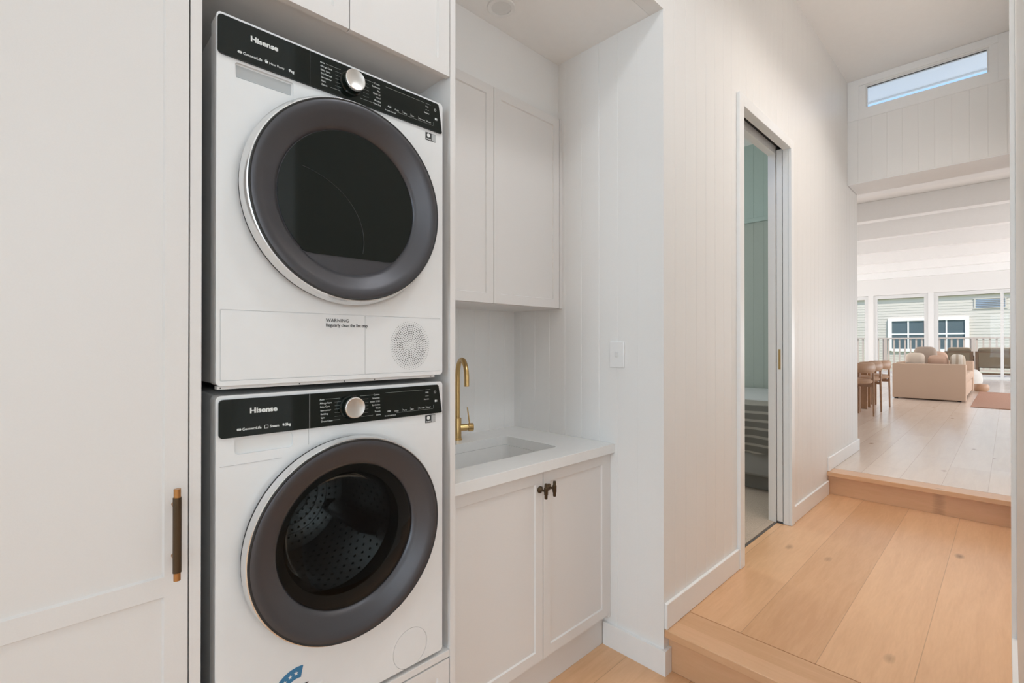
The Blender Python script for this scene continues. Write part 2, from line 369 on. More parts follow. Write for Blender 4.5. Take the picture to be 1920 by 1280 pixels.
# baseboards
T = .014
struct('baseboard_niche', boxes((XN-T, XN, YH, 1.268, 0, .100)), M['trim'])
struct('baseboard_corner', boxes((XN-T, 1.848, YH-T, YH-.0002, 0, .100)), M['trim'])
struct('baseboard_left', boxes((XN+.002, 2.5685, YH-T, YH, HZ+.001, .285), bev=.003), M['trim'])
struct('baseboard_hall', boxes((3.4725, 4.345, YH-T, YH, HZ+.001, .285), bev=.003), M['trim'])
struct('baseboard_living', boxes((4.345, 5.434, YH-T, YH, LZ+.001, .46), (5.42, 5.434, YH, 1.3, LZ+.001, .46), bev=.003), M['trim'])
struct('baseboard_right', boxes((1.86, 2.498, -.018, -.018+.013, HZ+.001, .285), (.85, 1.80, -.018, -.005, 0, .1)), M['trim'])
# architrave on the right hand wall, near the camera
d2 = struct('door_2', boxes((2.50, 2.56, -.018, -.0035, HZ+.001, 3.60), bev=.002), M['trim'])
# pocket door set in the hall wall
fr = struct('door_1', boxes((2.569, 2.628, YH-.018, YH, HZ+.001, 2.645), (3.412, 3.472, YH-.018, YH, HZ+.001, 2.645), (2.629, 3.411, YH-.018, YH, 2.586, 2.645), bev=.002), M['trim'])
spart('front_jamb', boxes((3.414, 3.473, YH+.0005, 1.013, HZ+.001, 2.64), (2.627, 3.413, YH+.0005, 1.013, 2.59, 2.64)), M['trim'], fr)
spart('rear_jamb', boxes((3.408, 3.473, 1.056, 1.10, HZ+.001, 2.64), (2.627, 3.407, 1.056, 1.10, 2.575, 2.64)), M['trim'], fr)
spart('pocket_shade', boxes((3.452, 3.4735, 1.0135, 1.0555, HZ+.001, 2.64), (2.627, 3.452, 1.0135, 1.0555, 2.625, 2.64)), M['line'], fr)  # near-black strips paint the shade inside the pocket slot
lf = spart('door_leaf', boxes((3.416, 3.4515, 1.018, 1.051, HZ+.012, 2.60), bev=.0015), M['trim'], fr)
spart('edge_pull', boxes((3.4135, 3.416, 1.028, 1.041, 1.174, 1.305), (3.412, 3.4135, 1.0305, 1.0385, 1.19, 1.29)), M['brass'], lf)['label'] = 'brass edge pull'
struct('trim_6', boxes((2.628, 3.412, 1.051, 1.063, HZ-.01, HZ+.002)), M['alud'])  # dark threshold strip where the boards meet the carpet
# bedroom shell
BX = 5.30
struct('floor_bedroom', boxes((1.93, BX, 1.1005, 4.0, HZ-.1, HZ+.006), (2.628, 3.412, 1.0635, 1.10, HZ-.1, HZ+.006)), M['carpet'])
b = new(); vj(b, 'Y', BX, -1, 1.1, 4.0, 0, 2.62, 1.15, .11); struct('wall_bedroom_far', b, M['sage'])
b = new(); vj(b, 'Y', BX, -1, 1.1, 4.0, 2.625, 3.5, 1.15, .11); struct('wall_bedroom_upper', b, M['sage2'])
struct('trim_7', boxes((BX-.02, BX-.0005, 1.1, 4.0, 2.60, 2.645), bev=.003), M['sage2'])
struct('wall_bedroom_back', boxes((1.93, 5.30, 4.0, 4.1, 0, 3.5)), M['sage'])
struct('wall_bedroom_left', boxes((1.83, 1.929, 1.98, 4.0, 0, 3.5)), M['sage'])
struct('ceiling_bedroom', boxes((1.83, 5.42, 1.1005, 4.1, 3.42, 3.5)), M['ceil'])
# living room shell
struct('wall_living_near', boxes((5.41, 5.419, 1.1005, 6.0, LZ, 3.43), (5.32, 5.419, -3, -.12, LZ, 3.43)), M['wall'])
struct('wall_living_left', boxes((5.42, 18.3, 6.0, 6.1, 0, 3.44)), M['wall'])
struct('wall_living_right', boxes((5.42, 18.3, -3.1, -3.0, 0, 3.44)), M['wall'])
struct('ceiling_living', boxes((5.42, 18.55, -3.1, 6.1, 3.43, 3.47)), M['ceil'])
for i, x in enumerate((7.1, 8.73, 10.28, 11.88, 13.55, 15.22, 16.9)):
    struct('ceiling_beam', boxes((x, x+.19, -3, 6, 3.15, 3.43), bev=.006), M['trim'])
XD = 18.3
struct('wall_living_far', boxes((XD, XD+.15, -3, 6, 2.80, 3.43), (XD, XD+.15, 2.90, 3.03, LZ, 2.80), (XD, XD+.15, 3.9, 6, LZ, 2.80)), M['wall'])
struct('deck', boxes((XD, 22.4, -4, 8, LZ-.12, LZ-.02)), M['deck'])
struct('ground', boxes((18.4, 60, -30, 40, -1.6, -1.5)), M['grass'])
def sliding(name, y0, y1, split):
    f = .055; zt = 2.795
    o = struct(name, boxes((XD+.03, XD+.12, y0, y1, zt-.05, zt), (XD+.03, XD+.12, y0, y1, LZ, LZ+.03), (XD+.03, XD+.12, y0, y0+.04, LZ+.03, zt-.05), (XD+.03, XD+.12, y1-.04, y1, LZ+.03, zt-.05)), M['alu'])
    for k, (a, c) in enumerate(split):
        xx = XD+.04+.035*(k % 2)
        s = spart('sash', boxes((xx, xx+.03, a, a+f, LZ+.03, zt-.05), (xx, xx+.03, c-f, c, LZ+.03, zt-.05), (xx, xx+.03, a+f, c-f, zt-.05-f, zt-.05), (xx, xx+.03, a+f, c-f, LZ+.03, LZ+.03+f)), M['alu'], o)
        spart('pane', boxes((xx+.012, xx+.018, a+f, c-f, LZ+.03+f, zt-.05-f)), M['glass'], s)
    return o
sliding('window_2', 3.03, 3.9, [(3.07, 3.86)])
sliding('door_3', 1.62, 2.90, [(1.66, 2.86)])
sliding('door_4', -2.98, 1.50, [(0.1, 1.46), (-1.4, 0.15), (-2.9, -1.35)])
struct('wall_living_post', boxes((XD, XD+.15, 1.50, 1.62, LZ, 2.80)), M['trim'])

# ================================================================== LAUNDRY JOINERY
D = 1.186
def shaker(x0, x1, z0, z1, y, t=.018, r=.040, rec=.006, mids=()):
    bm = new(); zs = [z0+r]+[v for m in mids for v in m]+[z1-r]
    box(bm, x0, x0+r, y, y+t, z0, z1); box(bm, x1-r, x1, y, y+t, z0, z1)
    box(bm, x0+r, x1-r, y, y+t, z0, z0+r); box(bm, x0+r, x1-r, y, y+t, z1-r, z1)
    for a, c in mids: box(bm, x0+r, x1-r, y, y+t, a, c)
    for k in range(0, len(zs), 2):
        a, c = zs[k], zs[k+1]
        box(bm, x0+r, x1-r, y+rec, y+t, a, c)
        for (p, q) in (((x0+r, a), (x0+r, c)), ((x1-r, a), (x1-r, c)), ((x0+r, a), (x1-r, a)), ((x0+r, c), (x1-r, c))):
            pass
        g = .003   # small chamfer bead round the recess
        for pts in ([(x0+r, y, 0), (x0+r+g, y+rec, 0), (x0+r, y+rec, 0)], [(x1-r, y, 0), (x1-r-g, y+rec, 0), (x1-r, y+rec, 0)]):
            A = [bm.verts.new((px, py, a)) for px, py, _ in pts]; B = [bm.verts.new((px, py, c)) for px, py, _ in pts]
            bm.faces.new(A); bm.faces.new(B[::-1])
            for i in range(3): bm.faces.new((A[i], A[(i+1) % 3], B[(i+1) % 3], B[i]))
        for pts in ([(y, a), (y+rec, a+g), (y+rec, a)], [(y, c), (y+rec, c-g), (y+rec, c)]):
            A = [bm.verts.new((x0+r, py, pz)) for py, pz in pts]; B = [bm.verts.new((x1-r, py, pz)) for py, pz in pts]
            bm.faces.new(A); bm.faces.new(B[::-1])
            for i in range(3): bm.faces.new((A[i], A[(i+1) % 3], B[(i+1) % 3], B[i]))
    return bm
# tall cabinet at the left edge
tc = thing('tall_cabinet', (-.10, 1.5, 0), 'tall greige shaker cabinet with a bronze bar handle, left of the stacked laundry machines', 'cabinet')
link('carcass', boxes((-.44, -.422, D+.020, 1.845, 0, 2.70), (.198, .215, D+.020, 1.845, 0, 2.70), (-.422, .198, 1.83, 1.845, 0, 2.70), (-.422, .198, D+.05, D+.068, 0, .1), (-.422, .198, D+.02, 1.83, .1, .118), (-.422, .198, D+.02, 1.83, 2.68, 2.70)), M['cab'], tc)
td = link('door', shaker(-.438, .2138, .103, 2.69, D, mids=((.832, .872),)), M['cab'], tc)
hb = new(); hx, hy = .1895, D-.036
tube(hb, [(hx, hy, .889), (hx, hy, 1.037)], .0076, 20)
h = link('handle', hb, M['bronze'], tc, smooth=True); h['label'] = 'dark bronze knurled bar handle'
for a, c, zz in ((.873, .889, .912), (1.037, 1.054, 1.016)):
    hb = new(); tube(hb, [(hx, hy, a), (hx, hy, c)], .0062, 20); link('handle_end', hb, M['copper'], h, smooth=True)['label'] = 'aged brass handle end'
    hb = new(); tube(hb, [(hx, hy+.006, zz), (hx, D-.0002, zz)], .0045, 14); link('standoff', hb, M['copper'], h, smooth=True)
# laundry tower
lt = thing('laundry_tower_cabinet', (.56, 1.5, 0), 'greige open laundry tower holding the stacked machines, overhead doors above and drawer below', 'cabinet')
link('carcass', boxes((.2165, .237, D, 1.845, 0, 2.70), (.887, .9065, D, 1.845, 0, 2.70), (.237, .887, 1.83, 1.845, 0, 2.70), (.237, .887, D+.05, D+.066, 0, .04)), M['cab'], lt)
link('shelf', boxes((.2372, .8868, D+.001, 1.8295, .392, .412), bev=.001), M['cab'], lt)
link('overhead_base', boxes((.2372, .8868, D+.0195, 1.8295, 2.166, 2.184)), M['cab'], lt)
link('overhead_top', boxes((.2372, .8868, D+.0195, 1.8295, 2.68, 2.70)), M['cab'], lt)
link('door', shaker(.2395, .5625, 2.156, 2.69, D), M['cab'], lt)
link('door', shaker(.5655, .8845, 2.156, 2.69, D), M['cab'], lt)
link('drawer', shaker(.2395, .8835, .045, .388, D), M['cab'], lt)
link('drawer_box', boxes((.25, .87, D+.02, 1.75, .06, .36)), M['cabin'], lt)
# wall cabinet over the sink
uc = thing('wall_cabinet', (1.36, 1.68, 1.511), 'greige two-door shaker wall cabinet hung above the sink', 'cabinet')
YU = 1.515
link('carcass', boxes((.908, .926, YU+.019, YB-.001, 1.511, 2.431), (1.790, XN-.001, YU, YB-.001, 1.511, 2.431), (.926, 1.790, YU+.019, YB-.001, 1.511, 1.529), (.926, 1.79, YU+.019, YB-.001, 2.413, 2.431), (.926, 1.79, YB-.012, YB-.001, 1.529, 2.413)), M['cab'], uc)
link('door', shaker(.909, 1.3605, 1.513, 2.429, YU), M['cab'], uc)
link('door', shaker(1.3635, 1.7865, 1.513, 2.429, YU), M['cab'], uc)
# base cabinet
bc = thing('base_cabinet', (1.36, 1.55, 0), 'greige two-door shaker sink cabinet with dark T-bar knobs under the white counter', 'cabinet')
YC = 1.235
link('carcass', boxes((.908, .926, YC+.019, YB-.001, .13, .858), (1.787, XN-.001, YC+.002, YB-.001, .13, .858), (.926, 1.787, YC+.019, YB-.001, .13, .148), (.926, 1.787, YB-.012, YB-.001, .148, .858), (.926, 1.787, YC+.019, YC+.06, .835, .858)), M['cab'], bc)
link('kickboard', boxes((.908, XN-.001, 1.272, 1.288, .001, .1285)), M['cab'], bc)
for (x0, x1, kx) in ((.909, 1.3605, 1.341), (1.3635, 1.785, 1.389)):
    dr = link('door', shaker(x0, x1, .144, .853, YC), M['cab'], bc)
    kb = new(); lathe(kb, [(0, -.001), (.0125, -.001), (.0135, -.003), (.0135, -.006), (.007, -.010), (.0045, -.014), (.0042, -.030), (0, -.030)], (kx, YC, .792), n=28)
    yy = YC-.034
    lathe(kb, [(0, -.029), (.0052, -.029), (.0058, -.026), (.0062, -.014), (.0078, -.012), (.0080, .012), (.0062, .014), (.0058, .026), (.0052, .029), (0, .029)], (kx, yy, .792), axis='Z', n=24)
    link('knob', kb, M['bronze'], dr, smooth=True)['label'] = 'dark bronze T-bar knob'
# counter with the sink cut-out
SX0, SX1, SY0, SY1 = .985, 1.585, 1.352, 1.682
def rr_y(x0, x1, y0, y1, r, z0, z1):
    bm = new(); P = rrect(x0, x1, y0, y1, r)
    a = [bm.verts.new((x, y, z0)) for x, y in P]; b = [bm.verts.new((x, y, z1)) for x, y in P]
    bm.faces.new(a); bm.faces.new(b[::-1])
    for i in range(len(P)): j = (i+1) % len(P); bm.faces.new((a[j], a[i], b[i], b[j]))
    return bm
ct = cut(boxes((.9075, XN-.0005, 1.214, YB-.0005, .860, .900), bev=.0015), [rr_y(SX0, SX1, SY0, SY1, .022, .8, .95)])
tag(link('countertop', ct, M['stone'], None, (1.36, 1.53, .86)), 'white stone countertop with square edge over the sink cabinet', 'countertop')
# undermount sink bowl
bm = new(); rings = []
for (z, ins, r) in ((.8595, -.012, .03), (.8595, .004, .03), (.852, .004, .03), (.70, .012, .035), (.672, .022, .045), (.664, .045, .05)):
    P = rrect(SX0+ins, SX1-ins, SY0+ins, SY1-ins, max(.01, r)); rings.append([bm.verts.new((x, y, z)) for x, y in P])
for (z, ins, r) in ((.650, .03, .05), (.68, -.004, .04), (.848, -.012, .03)):
    P = rrect(SX0+ins, SX1-ins, SY0+ins, SY1-ins, r); rings.append([bm.verts.new((x, y, z)) for x, y in P])
for k, (a, c) in enumerate(zip(rings, rings[1:])):
    if k == 5: continue
    for i in range(len(a)): j = (i+1) % len(a); bm.faces.new((a[i], a[j], c[j], c[i]))
for i in range(len(rings[0])): j = (i+1) % len(rings[0]); bm.faces.new((rings[-1][i], rings[-1][j], rings[0][j], rings[0][i]))
bm.faces.new(rings[5]); bm.faces.new(rings[6])
sk = link('sink', bm, M['sink'], None, (1.285, 1.517, .65), smooth=True); tag(sk, 'white rectangular undermount sink set in the stone countertop', 'sink')
bm = new(); lathe(bm, [(0, .003), (.02, .003), (.034, .002), (.040, .0), (.040, -.002)], (1.285, 1.517, .6645), axis='Z', n=32); link('drain', bm, M['brass'], sk, smooth=True)
# tap
tp = thing('tap', (1.364, 1.767, .9), 'brushed brass gooseneck mixer tap standing behind the sink', 'tap')
bx, by = 1.364, 1.767
bm = new(); lathe(bm, [(0, .0003), (.0215, .0003), (.0215, .006), (.0175, .008), (.0175, .098), (.0165, .100), (0, .100)], (bx, by, .9), axis='Z', n=32); link('base', bm, M['brass'], tp, smooth=True)
dv = Vector((-.064, -.147, 0)).normalized(); R = .080
pts = [Vector((bx, by, 1.0)), Vector((bx, by, 1.10)), Vector((bx, by, 1.19))]
for i in range(1, 25):
    a = math.pi*i/24; pts.append(Vector((bx, by, 1.19))+dv*(R-R*math.cos(a))+Vector((0, 0, R*math.sin(a))))
pts.append(pts[-1]+Vector((0, 0, -.032)))
bm = new(); tube(bm, pts, .0108, 20); link('spout', bm, M['brass'], tp, smooth=True)
dx = Vector((.88, -.47, 0)).normalized()
bm = new(); c0 = Vector((bx, by, .955)); tube(bm, [c0+dx*.012, c0+dx*.045], .0155, 24); tube(bm, [c0+dx*.046, c0+dx*.050], .013, 24); tube(bm, [c0+dx*.051, c0+dx*.070, c0+dx*.074], [.019, .019, .0165], 24)
kn = link('knob', bm, M['brass'], tp, smooth=True)
bm = new(); tube(bm, [c0+dx*.056+Vector((0, 0, .015)), c0+dx*.046+Vector((0, 0, .092))], .0030, 12); link('lever', bm, M['brass'], kn, smooth=True)
# light switch on the niche wall
sw = thing('light_switch', (XN, 1.198, 1.237), 'small white light switch plate on the panelled wall right of the sink counter', 'switch')
bm = boxes((XN-.009, XN-.0004, 1.161, 1.235, 1.237, 1.351), bev=.003); link('plate', bm, M['trim'], sw)
bm = boxes((XN-.013, XN-.0092, 1.190, 1.206, 1.283, 1.305), bev=.0015); link('rocker', bm, M['whitep'], sw)
# ceiling downlight in the niche
dl = thing('downlight', (1.331, 1.435, 2.71), 'round white recessed downlight in the low ceiling above the sink', 'light')
bm = new(); lathe(bm, [(.041, .0), (.041, -.004), (.056, -.005), (.058, -.003), (.058, -.0003)], (1.331, 1.435, 2.7097), axis='Z', n=48); link('trim_ring', bm, M['trim'], dl, smooth=True)
bm = new(); lathe(bm, [(0, -.0015), (.041, -.0015)], (1.331, 1.435, 2.7097), axis='Z', n=48); link('lens', bm, M['whitep'], dl)

# ================================================================== STACKED MACHINES
def machine(kind, z0, z1, zc, label):
    dryer = kind == 'tumble_dryer'
    x0, x1 = .2635, .860; xc = .5625
    t = thing(kind, (xc, 1.5, z0-.008 if dryer else .412), label, 'dryer' if dryer else 'washing machine')
    body = boxes((x0+.012, x1-.012, D+.0485, 1.78, z0, z1-.002), bev=.004)
    hole = new(); lathe(hole, [(0, -.1), (.185, -.1), (.185, .45), (0, .45)], (xc, D+.05, zc), n=64)
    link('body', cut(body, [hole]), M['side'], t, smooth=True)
    # front fascia with door hole, drawer recess
    f = new(); prism(f, rrect(x0+.0005, x1-.0005, z0, z1, .010), D+.002, D+.048)
    cs = []
    c = new(); lathe(c, [(0, -.05), (.205, -.05), (.205, .08), (0, .08)], (xc, D, zc), n=96); cs.append(c)
    zt = z1-.008; zb = zt-.084
    if dryer:
        c = new(); prism(c, rrect(.300, .425, zb-.040, zb-.006, .006), D-.01, D+.008); cs.append(c)
        for q in ((.272, .85, 1.4155, 1.4170), (.272, .85, 1.2605, 1.2620), (.6085, .6100, 1.2625, 1.4150), (.2715, .2730, 1.2625, 1.4150)):
            cs.append(boxes((q[0], q[1], D, D+.004, q[2], q[3])))
    else:
        c = new(); prism(c, rrect(.300, .425, zb-.040, zb-.004, .010), D-.01, D+.0085); cs.append(c)
        c = new(); lathe(c, [(.0545, -.003), (.0557, -.003), (.0557, .0035), (.0545, .0035)], (.749, D+.001, .477), n=64, closed=True); cs.append(c)
        cs.append(boxes((.4615, .4625, D, D+.004, zb-.040, zb)))
    fr = link('front_panel', cut(f, cs), M['white'], t, smooth=True)
    link('drawer_grip', boxes((.301, .424, D+.0080, D+.0118, zb-.039, zb-.007)) if not dryer else boxes((.304, .421, D+.0072, D+.0117, zb-.036, zb-.010)), M['whitep' if not dryer else 'greyl'], t)
    if not dryer:
        link('moulded_line', boxes((.272, .4, D+.0012, D+.002, zb-.062, zb-.0612)), M['seam'], t)
    # control panel, slanted right end
    P = [(x1-.018, zt), (.280, zt)]
    P = rrect(.2650 if dryer else .2685, x1-.006, zb, zt, [.006, .009, .009, .004])
    P = [(x-(z-zb)/(zt-zb)*.013 if x > .7 else x, z) for x, z in P]
    bm = new(); prism(bm, P, D-.004, D+.0018); cp = link('control_panel', bm, M['black'], t)
    yp = D-.0041
    link('panel_split', boxes((.4613, .4622, yp-.0004, yp, zb+.0005, zt-.0005)), M['seam'] if not dryer else M['line'], cp)
    pr = new(); text(pr, 'Hisense', .3290, yp, zt-.0335, .0165, bold=.0006, sx=1.12)
    link('brand_lettering', pr, M['print'], cp)
    pr = new()
    y0 = zb+.0135
    tube(pr, [(.3060, yp+.0003, y0+.0026), (.3060, yp-.0002, y0+.0026)], .0027, 20); tube(pr, [(.3095, yp+.0003, y0+.0026), (.3095, yp-.0002, y0+.0026)], .0027, 20)
    text(pr, 'ConnectLife', .3140, yp, y0, .0080, bold=.00012)
    if dryer:
        text(pr, 'Heat Pump', .3685, yp, y0, .0074); text(pr, '9kg', .4115, yp, y0, .0088, bold=.0003)
        for k in range(3): box(pr, .3600+.0016*k, .3607+.0016*k, yp-.0002, yp+.0002, y0+.0058, y0+.0075)
        prism(pr, [(.3590, y0+.0050), (.3665, y0+.0050), (.3650, y0-.0005), (.3605, y0-.0005)], yp-.0002, yp+.0002)
    else:
        text(pr, 'Steam', .3715, yp, y0, .0082, bold=.0002); text(pr, '9.5kg', .3990, yp, y0, .0088, bold=.0003)
        P1 = rrect(.3600, .3680, y0-.0008, y0+.0066, .002); 
        for (a, c2, e, g) in ((.3600, .3608, y0, y0+.006), (.3672, .3680, y0, y0+.006), (.3600, .3680, y0-.0008, y0), (.3610, .3680, y0+.006, y0+.0068)): box(pr, a, c2, yp-.0002, yp+.0002, e, g)
    link('feature_lettering', pr, M['print'], cp)
    # programme list round the dial
    kz = (zb+zt)/2+.001; kx = .5665
    L = ['Auto', 'Allergy Care', 'Baby Care', 'Sportswear', 'Bedding', 'Spin', 'Drum Clean']
    Rr = ['Cotton', 'Intensive', 'Quick 15/30', 'Synthetics', 'Wool', 'Towels', 'Shirts']
    if dryer:
        L = ['Auto', 'Allergy Care', 'Baby Care', 'Dry Refresh', 'Sportswear', 'Rack', 'Duvet']
        Rr = ['Cotton', 'Synthetics', 'Mix', 'Quick 30', 'Wool', 'Bedding', 'Time Dry']
    pr = new(); ln = new()
    for i in range(7):
        zz = zt-.0185-.0090*i
        text(pr, L[i], .4860+.0006*i, yp, zz, .0058); text(pr, Rr[i], .6480+.0006*i, yp, zz+.0015, .0058, align='RIGHT')
        if i in (0, 6):
            box(ln, .501 if i == 0 else .513, .538, yp-.0001, yp+.0002, zz+.0020, zz+.0025); box(ln, .592, .629, yp-.0001, yp+.0002, zz+.0032, zz+.0037)
        else:
            box(ln, .524, .540, yp-.0001, yp+.0002, zz+.0020, zz+.0023); box(ln, .600, .616, yp-.0001, yp+.0002, zz+.0032, zz+.0035)
    for k, s in enumerate(('Delay', 'Temp', 'Spin', 'Pre wash', 'Rinse+')): text(pr, s, .694+.0262*k, yp, zb+.0175+.0003*k, .0054)
    text(pr, 'Add', .672, yp, zb+.019, .0062, bold=.0001); text(pr, '3s hold child lock', .664, yp, zb+.0075, .0048)
    text(pr, 'WiFi' if not dryer else 'Iron', .795, yp, zt-.0225, .0054); text(pr, 'Remote', .790, yp, zt-.0415, .0054)
    box(pr, .795, .806, yp-.0002, yp+.0002, zt-.031, zt-.0305)
    box(pr, .828, .8325, yp-.0002, yp+.0002, zb+.0335, zb+.0395); box(pr, .8335, .8343, yp-.0002, yp+.0002, zb+.0335, zb+.0395); box(pr, .8352, .8360, yp-.0002, yp+.0002, zb+.0335, zb+.0395)
    lathe(pr, [(.0028, 0), (.0036, 0), (.0036, .0003), (.0028, .0003)], (.8285, yp-.0003, zt-.0215), n=20, closed=True)
    link('programme_lettering', pr, M['print'], cp)
    box(ln, .666, .790, yp-.0001, yp+.0002, zt-.0125, zt-.0120); box(ln, .795, .812, yp-.0001, yp+.0002, zt-.0125, zt-.0120)
    box(ln, .700, .822, yp-.0001, yp+.0002, zb+.0142, zb+.0146)
    for k in range(5): box(ln, .7180+.0262*k, .7184+.0262*k, yp-.0001, yp+.0002, zb+.0160, zb+.0250)
    link('printed_lines', ln, M['printd'], cp)
    bm = new(); lathe(bm, [(0, .0002), (.0305, .0002), (.0305, -.003), (.0275, -.006), (.0265, -.021), (.0, -.021)], (kx, yp, kz), n=64); link('dial_base', bm, M['black'], cp, smooth=True)
    bm = new(); lathe(bm, [(.0, -.0212), (.0268, -.0212), (.0262, -.0265), (.0245, -.0275), (.0240, -.0272), (0, -.0272)], (kx, yp, kz), n=64); dlk = link('dial', bm, M['steel'], cp, smooth=True)
    # warning / info sticker
    zs = 1.940 if dryer else 1.110
    st = link('sticker', boxes((.7985, .8335, D+.0012, D+.0020, zs, zs+.0225)), M['ink'], t)
    pr = boxes((.8195, .8325, D+.0007, D+.0012, zs+.001, zs+.0215)); link('sticker_grey_field', pr, M['greyl'], st)
    pr = new(); lathe(pr, [(0, 0), (.0055, 0), (.0055, .0003), (0, .0003)], (.8090, D+.0008, zs+.0145), n=20); text(pr, 'ENERGY', .8015, D+.0008, zs+.0022, .0042, bold=.0001, sx=1.0); link('sticker_mark', pr, M['paper'], st)
    # ---------------- round door
    door = new(); zi = zc; yf = D-.046
    rb, rf = (.2605, .2475) if dryer else (.2550, .2475)
    prof = [(rf-.004, yf+.0015), (rf-.009, yf), (rf-.016, yf+.0005), (rf-.030, yf+.006), (.205, yf+.015), (.192, yf+.0215), (.184, yf+.028), (.1815, yf+.032)]
    if dryer: prof += [(0, yf+.032)]
    else: prof += [(.1795, yf+.036), (.1795, yf+.045)]
    lathe(door, [(r, h-D) for r, h in prof], (xc, D, zi), n=128)
    dd = link('door', door, M['dish'], t, smooth=True); dd['label'] = 'graphite round door ring'
    bm = new(); lathe(bm, [(rf-.004, yf+.0016-D), (rf-.001, yf+.0005-D), (rf+.0005, yf+.001-D), (rf+.001, yf+.006-D)], (xc, D, zi), n=128); link('black_edge', bm, M['dark'], dd, smooth=True)
    bm = new(); lathe(bm, [(rf+.0008, yf+.0055-D), (rf+.0035, yf+.006-D), (rb-.001, D-.020-D), (rb-.001, -.016)], (xc, D, zi), n=128); link('chrome_rim', bm, M['chrome'], dd, smooth=True)['label'] = 'satin silver outer rim'
    bm = new(); lathe(bm, [(rb-.001, -.016), (rb-.004, -.014), (rb-.003, -.004), (rb-.012, .0015)], (xc, D, zi), n=128); link('door_back', bm, M['dark'], dd, smooth=True)
    if dryer:
        # window: disc with a flat tilted bottom
        P = []; zl = -.135
        for i in range(97):
            a = math.radians(-90+360*i/96); x, z = .1800*math.cos(a), .1800*math.sin(a); P.append((x, z))
        Q = []
        for x, z in P:
            lim = -.128
            if z < lim: continue
            Q.append((x, z))
        Q.sort(key=lambda p: math.atan2(p[1], p[0]) if math.atan2(p[1], p[0]) > -math.pi/2 else math.atan2(p[1], p[0])+2*math.pi)
        xr, xl = Q[0][0], Q[-1][0]
        rim = [(xl+.004, -.1335), (xl+.014, -.1370), (xl+.030, -.1385), (xr-.030, -.1385), (xr-.014, -.1370), (xr-.004, -.1335)]
        Q = Q+rim
        bm = new(); prism(bm, [(xc+x, zi+z) for x, z in Q], yf+.0295, yf+.0318)
        g = link('window_glass', bm, M['black'], dd); g['label'] = 'black glass window, flat at the bottom'
        # moulded curve seen inside the window
        pts = [(xc-.175+.02, 0, .035)]
        pts = []
        for i in range(25):
            a = math.radians(78-92*i/24); pts.append((xc-.165+.205*math.cos(a)*.97, yf+.0293, zi-.115+.165*math.sin(a)+.02))
        pts = [p for p in pts if (p[0]-xc)**2+(p[2]-zi)**2 < .176**2 and p[2] > zi-.134]
        bm = new(); tube(bm, pts, .0009, 8); link('inner_ridge', bm, M['gasket'], dd, smooth=True)
    else:
        # glass bowl reaching into the drum
        bm = new(); lathe(bm, [(.1795, yf+.033-D), (.178, yf+.0325-D), (.12, yf+.0305-D), (0, yf+.0300-D)], (xc, D, zi), n=96); link('window_glass', bm, M['smoke2'], dd, smooth=True)
        bm = new(); lathe(bm, [(.155, yf+.06-D), (.150, .02), (.140, .07), (.11, .10), (.06, .115), (0, .118)], (xc, D, zi), n=96); link('glass_bowl', bm, M['bowl'], dd, smooth=True)
        bm = new(); lathe(bm, [(.1795, yf+.045-D), (.160, .010), (.155, yf+.06-D)], (xc, D, zi), n=96); link('door_inner_ring', bm, M['gasket'], dd, smooth=True)
        bm = new(); lathe(bm, [(.204, .012), (.198, .03), (.176, .05), (.172, .09), (.180, .10)], (xc, D, zi), n=96); link('door_seal', bm, M['gasket'], t, smooth=True)
        # drum, tilted lifters and perforations
        bm = new(); lathe(bm, [(.180, .10), (.184, .11), (.184, .40), (.176, .42), (0, .425)], (xc, D, zi), n=96); dm = link('drum', bm, M['drum'], t, smooth=True)
        dm['label'] = 'perforated steel drum'
        bm = new()
        for k in range(30):
            for j in range(14):
                a = 2*math.pi*(k+.5*(j % 2))/30
                c = Vector((xc+.1832*math.cos(a), D+.125+.020*j, zi+.1832*math.sin(a))); n_ = Vector((math.cos(a), 0, math.sin(a)))
                u = Vector((0, 1, 0)); w = n_.cross(u)
                vs = [bm.verts.new(c+(u*math.cos(q*math.pi/4)+w*math.sin(q*math.pi/4))*.0042) for q in range(8)]; bm.faces.new(vs)
        for j in range(1, 8):
            nn = 6*j+4
            for k in range(nn):
                a = 2*math.pi*k/nn; c = Vector((xc+.022*j*math.cos(a), D+.4205, zi+.022*j*math.sin(a)))
                vs = [bm.verts.new(c+Vector((.0038*math.cos(q*math.pi/4), 0, .0038*math.sin(q*math.pi/4)))) for q in range(8)]; bm.faces.new(vs)
        link('perforations', bm, M['vent'], dm)['kind'] = 'stuff'
        for k in range(3):
            a = math.radians(215+120*k); u = Vector((math.cos(a), 0, math.sin(a)))
            bm = new(); tube(bm, [Vector((xc, D+.12, zi))+u*.172, Vector((xc, D+.20, zi))+u*.158, Vector((xc, D+.40, zi))+u*.158], [.012, .026, .026], 12)
            link('lifter', bm, M['whitep'] if False else M['drum'], dm, smooth=True)
        # drum pattern of raised ribs on the back
        bm = new()
        for k in range(5):
            lathe(bm, [(.030+.03*k, .4240), (.033+.03*k, .4195), (.036+.03*k, .4240)], (xc, D, zi), n=64)
        link('drum_ribs', bm, M['drum'], dm, smooth=True)
